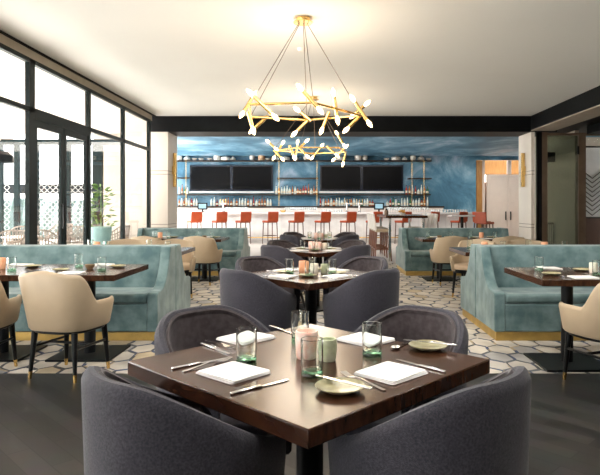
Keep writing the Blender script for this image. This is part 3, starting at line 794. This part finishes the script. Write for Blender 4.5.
def bottles(px0, px1, z, where, n, Y=YW-.17):
    cnt = {}
    for i in range(n):
        px = px0+(px1-px0)*(i+.5)/n+random.uniform(-.08,.08)
        cn = random.choices(['amber','clear','dark green','red'],[4,5,1,1.6])[0]; k = random.choice([0,0,1,2])
        c = cnt.get((cn,k),0); cnt[(cn,k)] = c+1
        lab = '%s %s %s bottle from the left, %s' % (ORD[c], cn, kn[k], where)
        BT[(cn,k)].place((gx(px,Y),Y,z), 0, lab, 'bottle', 'bottles behind the bar', (1,1,random.uniform(.85,1.1)))
bottles(178,198,zB,'back counter below left end shelf',8)
bottles(210,272,zB,'back counter below left televisions',22)
bottles(319,346,zB,'back counter left of the central taps',10)
bottles(350,374,zB,'back counter behind right till',9)
bottles(386,429,zB,'right end of back counter',15)
bottles(178,189,zM,'long shelf left of televisions',4)
bottles(275,318,zM,'long shelf between television pairs',16)
bottles(405,429,zM,'long shelf right of televisions',8)
for k_, p_ in BT.items():      # a prototype nobody placed is removed
    if not p_.used:
        for c in kids(p_.r): bpy.data.objects.remove(c)
        bpy.data.objects.remove(p_.r)
# ceramics on the top shelf
prof = {'jar':[(0,0),(.10,0),(.13,.03),(.14,.14),(.10,.22),(.07,.24),(.075,.27),(0,.27)],
        'vase':[(0,0),(.07,0),(.11,.08),(.10,.2),(.05,.28),(.035,.34),(.05,.36),(0,.36)],
        'pot':[(0,0),(.14,0),(.145,.02),(.145,.24),(.15,.26),(.13,.27),(0,.27)],
        'lidded_dish':[(0,0),(.10,0),(.15,.05),(.14,.10),(.06,.17),(.03,.22),(0,.24)],
        'bowl':[(0,0),(.05,0),(.09,.04),(.12,.09),(.11,.09),(0,.03)],
        'casserole':[(0,0),(.17,0),(.20,.03),(.20,.13),(.17,.15),(.05,.18),(.02,.21),(0,.21)]}
cer = [(179,'jar','cream','at the left end'),(187,'lidded_dish','white','second from the left end'),(194.5,'bowl','white','over the left television, leftmost'),(201,'bowl','pale','over the left television, second'),(210,'bowl','grey-white','over the left television, third'),
       (217,'pot','white','over the left television centre'),(225.5,'casserole','white','right of the pot over the left television'),(233,'lidded_dish','small white','over the left pair seam'),(252,'vase','white','over the left television right part'),
       (261.5,'pot','tan','right of a white vase over the left television'),(268,'bowl','white','right of the tan pot'),(276,'lidded_dish','white','behind the far chandelier at its left'),(285,'casserole','white','behind the far chandelier left part'),(296,'bowl','white','behind the far chandelier centre'),(307,'jar','cream','behind the far chandelier right part'),
       (340,'casserole','white','left over the right televisions'),(358,'pot','white','over the right televisions, beside a vase'),(365,'vase','white','over the seam of the right televisions'),(386.5,'bowl','white','over the right edge of the right television'),
       (396,'casserole','pale','over the right edge of the right television'),(404.5,'lidded_dish','small pale','just past the right television'),(413,'vase','tall white','toward the right shelf end'),(421,'lidded_dish','white','second from the right shelf end'),(428.5,'bowl','dark-edged','at the right shelf end')]
for px, k, colr, w in cer:
    Y = YW-.17; s = .75 if 'small' in colr else (1.1 if 'tall' in colr else .95)
    mm_ = M['tanceramic'] if colr == 'tan' else M['whiteceramic']
    o = obj(k if k != 'pot' else 'ceramic_pot', MB().lathe([(r*s,z*s) for r, z in prof[k]], 20), mm_, loc=(gx(px,Y),Y,zT))
    tag(o, '%s ceramic %s on the top shelf, %s' % (colr, k.replace('_',' '), w), k.replace('_',' '), 'ceramics on the top shelf')
# tills on the bar, taps, glasses
for px, w in ((202.5,'left'),(379,'right')):
    Y = 21.75
    t = thing('till', 'black till screen on a stand on the bar counter at the %s' % w, 'till', (gx(px,Y),Y,1.125))
    obj('stand', MB().box(-.12,.12,-.08,.12,0,.03).box(-.03,.03,0,.04,.03,.14), M['black'], t, bev=.005)
    s_ = obj('display', MB().box(-.19,.19,-.02,.02,.10,.36), M['black'], t, bev=.006)
    obj('screen', MB().box(-.14,.14,-.024,-.02,.15,.32), M['pos'], s_)
for px, w in ((223.5,'left'),(347,'right, left of two'),(359.5,'right, right of two')):
    Y = 21.8
    t = thing('beer_tap', 'tall brass and steel beer tap on the bar at the %s' % w, 'beer tap', (gx(px,Y),Y,1.125), 0, 'beer taps on the bar')
    obj('tower', MB().lathe([(0,0),(.07,0),(.07,.02),(.035,.05),(.035,.36),(.04,.40),(0,.42)], 18), M['steel'], t)
    for a in (-.10,0,.10):
        obj('tap_handle', MB().tube((a,-.05,.33),(a,-.06,.50),.012,.018,n=8), M['brass'], t)
    obj('crossbar', MB().tube((-.12,-.02,.33),(.12,-.02,.33),.022), M['steel'], t)
wg = MB().lathe([(0,0),(.035,0),(.035,.003),(.005,.008),(.004,.08),(.02,.10),(.038,.13),(.036,.19),(.034,.19),(.035,.13),(.015,.10),(0,.095)], 14)
wine = Proto(obj('wine_glass', wg, M['glassware']))
tum = Proto(obj('bar_tumbler', MB().lathe([(0,0),(.03,0),(.038,.11),(.036,.11),(.028,.008),(0,.008)], 12), M['glassware']))
def row(P_, px0, px1, n, Y, lab, cat):
    for i in range(n):
        px = px0+(px1-px0)*i/max(1,n-1)
        P_.place((gx(px,Y),Y,1.125), 0, '%s, %s from the left' % (lab, ORD[i]), cat, 'glasses on the bar counter')
row(wine, 226,247,12,21.7,'stemmed glass on the bar below the left televisions','glass')
row(wine, 286,316,16,21.7,'stemmed glass on the bar between the television pairs','glass')
row(wine, 388,428,18,21.7,'stemmed glass on the bar behind the high table','glass')
row(tum, 181,192,6,21.6,'short glass at the left end of the bar','glass')
row(tum, 322,342,9,21.6,'short glass on the bar left of the beer taps','glass')
row(tum, 432,466,14,21.6,'short glass at the right end of the bar','glass')
o = obj('paper_stack', MB().box(-.22,.22,-.12,.12,0,.17), M['linen'], loc=(gx(184,21.4),21.4,1.125)); tag(o, 'white stack of folded cloths at the left end of the bar', 'cloth stack')
o = obj('fruit_bowl', MB().lathe([(0,0),(.06,0),(.13,.08),(.12,.085),(.05,.01),(0,.01)], 20), M['brass'], loc=(gx(283,21.45),21.45,1.125)); tag(o, 'shallow gold bowl on the bar counter near the centre', 'bowl')

# ------------------------------------------------------------------ communal high table and slatted high stools
hx0, hx1, hy0, hy1 = 1.50, 2.50, 13.75, 16.1
ht = thing('high_table', 'dark-topped high table on slim metal legs left of the far right banquette', 'table', ((hx0+hx1)/2,(hy0+hy1)/2,0))
w2, d2 = (hx1-hx0)/2, (hy1-hy0)/2
obj('tabletop', MB().box(-w2,w2,-d2,d2,1.05,1.11), M['wood'], ht, bev=.005)
for sx in (-1,1):
    for sy in (-1,1): obj('leg', MB().box(sx*(w2-.1)-.03,sx*(w2-.1)+.03,sy*(d2-.08)-.03,sy*(d2-.08)+.03,0,1.05), M['steel'], ht, bev=.004)
def make_hstool():
    t = thing('high_stool', 'x', 'stool')
    obj('seat', MB().box(-.20,.20,-.18,.20,.70,.78), M['cream'], t, bev=.02, seg=3)
    obj('backrest', MB().prism_x([(-.20,.74),(-.255,1.14),(-.215,1.155),(-.15,.74)], -.20, .20), M['whiteceramic'], t, bev=.015)
    for sx in (-1,1):
        for sy in (-1,1): obj('leg', MB().tube((sx*.17,sy*.16,.71),(sx*.20,sy*.20,0),.019,.013,n=8), M['walnut'], t)
    f = MB()
    for (a, b) in (((-.19,-.19),(.19,-.19)),((.19,-.19),(.19,.19)),((.19,.19),(-.19,.19)),((-.19,.19),(-.19,-.19))): f.tube((*a,.28),(*b,.28),.012,n=8)
    obj('footrest', f, M['walnut'], t)
    return t
HS = Proto(make_hstool())
for i in range(4):
    y = 14.16+i*.54
    HS.place((1.46,y,0), -PI/2, 'cream walnut-legged high stool left of the high table, %s from camera' % ORD[i], 'stool', 'high stools at the high table')
for i in range(4):
    y = 14.16+i*.54
    HS.place((2.54,y,0), PI/2, 'cream walnut-legged high stool right of the high table, %s from camera' % ORD[i], 'stool', 'high stools at the high table')
t = thing('flower_bowl', 'bowl of yellow-orange flowers on the high table', 'flowers', (gx(402,14.6),14.6,1.11))
obj('bowl', MB().lathe([(0,0),(.05,0),(.09,.05),(.085,.055),(0,.02)], 18), M['whiteceramic'], t)
fl = MB()
for k in range(16):
    a = random.uniform(0,6.28); r = random.uniform(0,.08); fl.lathe([(0,0),(.02,.01),(.028,.03),(.018,.045),(0,.05)], 8, (r*math.cos(a), r*math.sin(a), .04+random.uniform(0,.05)))
obj('flowers', fl, M['flame'], t)
t = thing('lantern', 'dark lantern with candle at the left end of the high table', 'lantern', (gx(381.5,14.3)+.12,14.3,1.11))
obj('body', MB().lathe([(0,0),(.05,0),(.05,.10),(.03,.13),(0,.13)], 14), M['bronze'], t); obj('lid', MB().lathe([(0,.13),(.035,.13),(.015,.17),(0,.17)], 14), M['black'], t)

# ------------------------------------------------------------------ terrace outside the left windows
struct('floor_terrace', MB().box(-16, XL-.13, -5, 18, -.12, -.02), M['terrace'])
struct('ceiling_terrace', MB().box(-9.5, XL-.12, -5, 16.6, 3.42, 3.5), M['soffit'])
struct('ceiling_terrace_band', MB().box(-9.5, -8.9, -5, 16.6, 3.15, 3.42), M['soffit'])
Yt = 16.0
tf = thing('terrace_frame', 'dark metal frame closing the far end of the terrace', 'frame', (0,0,0)); tf['kind'] = 'structure'
obj('header', MB().box(-9.4,-4.7,Yt-.06,Yt+.06,gz(145,Yt),gz(139.5,Yt)), M['frame'], tf)
for px, hw in ((1,.05),(17,.06),(37,.05),(67,.10),(98,.13)): obj('post', MB().box(gx(px,Yt)-hw,gx(px,Yt)+hw,Yt-.06,Yt+.06,-.02,gz(145,Yt)), M['frame'], tf)
lt = MB(); xa, xb = gx(20,Yt), gx(36,Yt)
def lattice(x0, x1, z0, z1, Y, s=.16):
    mb = MB(); k = int((x1-x0)/s)
    for i in range(k):
        for j in range(int((z1-z0)/s)):
            a = Vector((x0+i*s, Y, z0+j*s)); m_ = a+Vector((s/2,0,s/2))
            for d in ((s/2,0),(-s/2,0),(0,s/2),(0,-s/2)):
                pass
            mb.tube(a+Vector((0,0,s/2)), a+Vector((s/2,0,s)), .005, n=4); mb.tube(a+Vector((s/2,0,s)), a+Vector((s,0,s/2)), .005, n=4)
            mb.tube(a+Vector((0,0,s/2)), a+Vector((s/2,0,0)), .005, n=4); mb.tube(a+Vector((s/2,0,0)), a+Vector((s,0,s/2)), .005, n=4)
    return mb
for a, b, w in ((38.5,66.5,'seen through the left door leaf'),(69.5,96.5,'seen through the right door leaf'),(4,15,'at the far left edge')):
    o = obj('lattice_screen', lattice(gx(a,Yt), gx(b,Yt), .02, 2.9, Yt), M['lattice']); tag(o, 'pale diamond lattice screen at the end of the terrace, '+w, 'screen', 'lattice screens on the terrace')
    o.location.z = 0
struct('wall_terrace', MB().box(-4.7, -4.6, 13.8, 16.6, -.02, 3.42).box(-6.6, -4.6, 16.6, 16.75, -.02, 3.42), M['stone'])
struct('ground', MB().box(-60, -4.3, 18, 90, -.3, -.12).box(-60,-16,-40,18,-.3,-.12), M['terrace'])
bd = thing('far_building', 'pale flat building far beyond the terrace', 'building', (-16,36,-.12))
obj('wall', MB().box(-14,5,0,8,0,2.3).box(-14,5,0,8,2.9,5.2), M['building'], bd); obj('window_band', MB().box(-13.9,4.9,.2,7.8,2.3,2.9), M['blackmetal'], bd)
hg = MB()
for k in range(60):
    x = -20+k*.25; hg.lathe([(0,0),(.5,.1),(.62,.6),(.5,1.2),(.2,1.6+random.random()*.3),(0,1.75)], 8, (x+random.uniform(-.1,.1), 26+random.uniform(-.3,.3), -.12))
tag(obj('hedge', hg, M['darkhedge']), 'dark clipped hedge beyond the end of the terrace', 'hedge', None, 'stuff')
def make_rattan():
    t = thing('rattan_chair', 'x', 'chair')
    mb = MB(); R = .34
    zt = lambda a: .78-.16*sm((a-.35)/.5)
    top = []
    N_ = 26
    for i in range(N_+1):
        u = -1+2*i/N_; ph = u*math.radians(125)
        p = Vector((R*math.sin(ph), -R*math.cos(ph), zt(abs(u)))); q = Vector((R*.82*math.sin(ph), -R*.82*math.cos(ph), .34))
        mb.tube(q, p, .009, n=5); top.append(p)
    for i in range(N_):
        for f_ in (1,.62,.3):
            a = top[i].lerp(Vector((top[i].x*.82, top[i].y*.82, .34)), 1-f_); b = top[i+1].lerp(Vector((top[i+1].x*.82, top[i+1].y*.82, .34)), 1-f_)
            mb.tube(a, b, .014 if f_ == 1 else .010, n=5)
    obj('woven_back', mb, M['rattan'], t)
    obj('seat', MB().prism_z(footprint(.29,2.3,1,.28), .32, .36), M['rattan'], t)
    obj('cushion', MB().prism_z(footprint(.26,2.3,1,.25), .36, .45), M['cushion'], t, bev=.03, seg=3)
    for sx in (-1,1):
        for sy in (-1,1): obj('leg', MB().tube((sx*.19,sy*.19,.33),(sx*.23,sy*.23,0),.016,.012,n=8), M['rattan'], t)
    return t
RT = Proto(make_rattan())
for px, Y, r, w in ((6,10.2,160,'leftmost, beside the pendant lamp'),(22,13.2,60,'second from the left'),(48,11.1,-30,'behind the left door leaf'),(58,14.6,150,'farther one behind the left door leaf'),(74,12.6,200,'behind the right door leaf'),(86,14.0,60,'farther one behind the right door leaf'),(114,13.1,120,'right of the teal planter')):
    RT.place((gx(px,Y),Y,-.02), math.radians(r), 'woven rattan chair out on the terrace, '+w, 'chair', 'rattan chairs on the terrace', (1,1,1.15))
for px, Y, w in ((22,11.9,'between the rattan chairs'),):
    t = thing('terrace_table', 'round pale low table on the terrace, '+w, 'table', (gx(px,Y),Y,-.02), 0, 'terrace tables')
    obj('tabletop', MB().lathe([(0,.70),(.38,.70),(.38,.73),(0,.73)], 28), M['cushion'], t); obj('column', MB().tube((0,0,.01),(0,0,.70),.03), M['blackmetal'], t); obj('base', MB().lathe([(0,0),(.22,0),(.22,.015),(0,.02)], 20), M['blackmetal'], t)
t = thing('planter', 'tall teal planter with leafy plant just outside the window', 'plant', (gx(101,12.2),12.2,-.02))
obj('pot', MB().lathe([(0,0),(.15,0),(.22,.9),(.20,.92),(0,.85)], 20), M['tealpot'], t)
lf = MB()
for k in range(110):
    a = random.uniform(0,6.28); h = random.uniform(.0,1.0); r = random.uniform(.03,.26)*(1-.4*h); p = Vector((r*math.cos(a), r*math.sin(a), .9+h*.9)); d = Vector((math.cos(a), math.sin(a), random.uniform(-.2,.8))).normalized(); s_ = d.orthogonal().normalized()*.03
    lf.add([p, p+d*.06+s_, p+d*.15, p+d*.06-s_], [(0,1,2),(0,2,3)])
obj('leaves', lf, M['leaf'], t, smooth=False); obj('stem', MB().tube((0,0,.85),(0,0,1.75),.015,.006,n=6), M['leaf'], t)
t = thing('pendant_lamp', 'black drum pendant lamp hanging over the terrace at far left', 'lamp', (gx(-1,10.0),10.0,0))
obj('shade', MB().lathe([(.0,2.27),(.14,2.27),(.22,2.20),(.235,2.08),(.228,2.08),(.21,2.19),(0,2.24)], 28), M['black'], t); obj('cord', MB().tube((0,0,2.27),(0,0,3.42),.006,n=6), M['black'], t)

# ------------------------------------------------------------------ light
w = bpy.data.worlds.new('World'); SC.world = w; w.use_nodes = True
bg = w.node_tree.nodes['Background']; bg.inputs[0].default_value = (1.0,1.0,1.0,1); bg.inputs[1].default_value = 2.2
sl = bpy.data.lights.new('sun', 'SUN'); sl.energy = 13; sl.angle = .03; sl.color = (1,.97,.94); so = bpy.data.objects.new('sun', sl); COL.objects.link(so); so.rotation_euler = (math.radians(-8), math.radians(-38), 0)
def area(name, loc, rot, sx, sy, e, col=(1,1,1)):
    l = bpy.data.lights.new(name, 'AREA'); l.shape = 'RECTANGLE'; l.size = sx; l.size_y = sy; l.energy = e; l.color = col
    o = bpy.data.objects.new(name, l); COL.objects.link(o); o.location = loc; o.rotation_euler = rot; return o
area('bar_fill_light', (-1,19.5,3.35), (0,0,0), 9, 3, 150, (1,.93,.84))  # added fill hidden behind the beam, brightens the bar zone
for lx in (-2.2,0,2.2):
    for ly in (2.0,4.6):
        area('table_fill_light', (lx,ly,3.43), (0,0,0), .3, .3, 15, (1,.96,.90))  # added overhead fill out of view, lifts napkins and table tops
area('side_room_fill_light', (7,15.5,3.1), (0,0,0), 1.5, 1, 28, (1,.95,.85))  # added unseen fill, lightens the view through the partition glass
area('alcove_fill_light', (6.6,21.6,3.3), (0,0,0), 2, .6, 26, (1,.9,.75))  # added unseen fill, lifts the white cupboard doors

cam = bpy.data.cameras.new('Camera'); co = bpy.data.objects.new('Camera', cam); COL.objects.link(co)
co.location = (0,0,CAMZ); co.rotation_euler = (PI/2,0,0)
cam.sensor_width = 36; cam.lens = FPX/600*36; cam.shift_x = (300-CX)/600; cam.shift_y = -(237.5-CY)/600
cam.clip_start = .05; cam.clip_end = 300
SC.camera = co
vs = SC.view_settings; vs.view_transform = 'Standard'; vs.look = 'None'; vs.gamma = 1; vs.use_curve_mapping = False; vs.exposure = 1.52
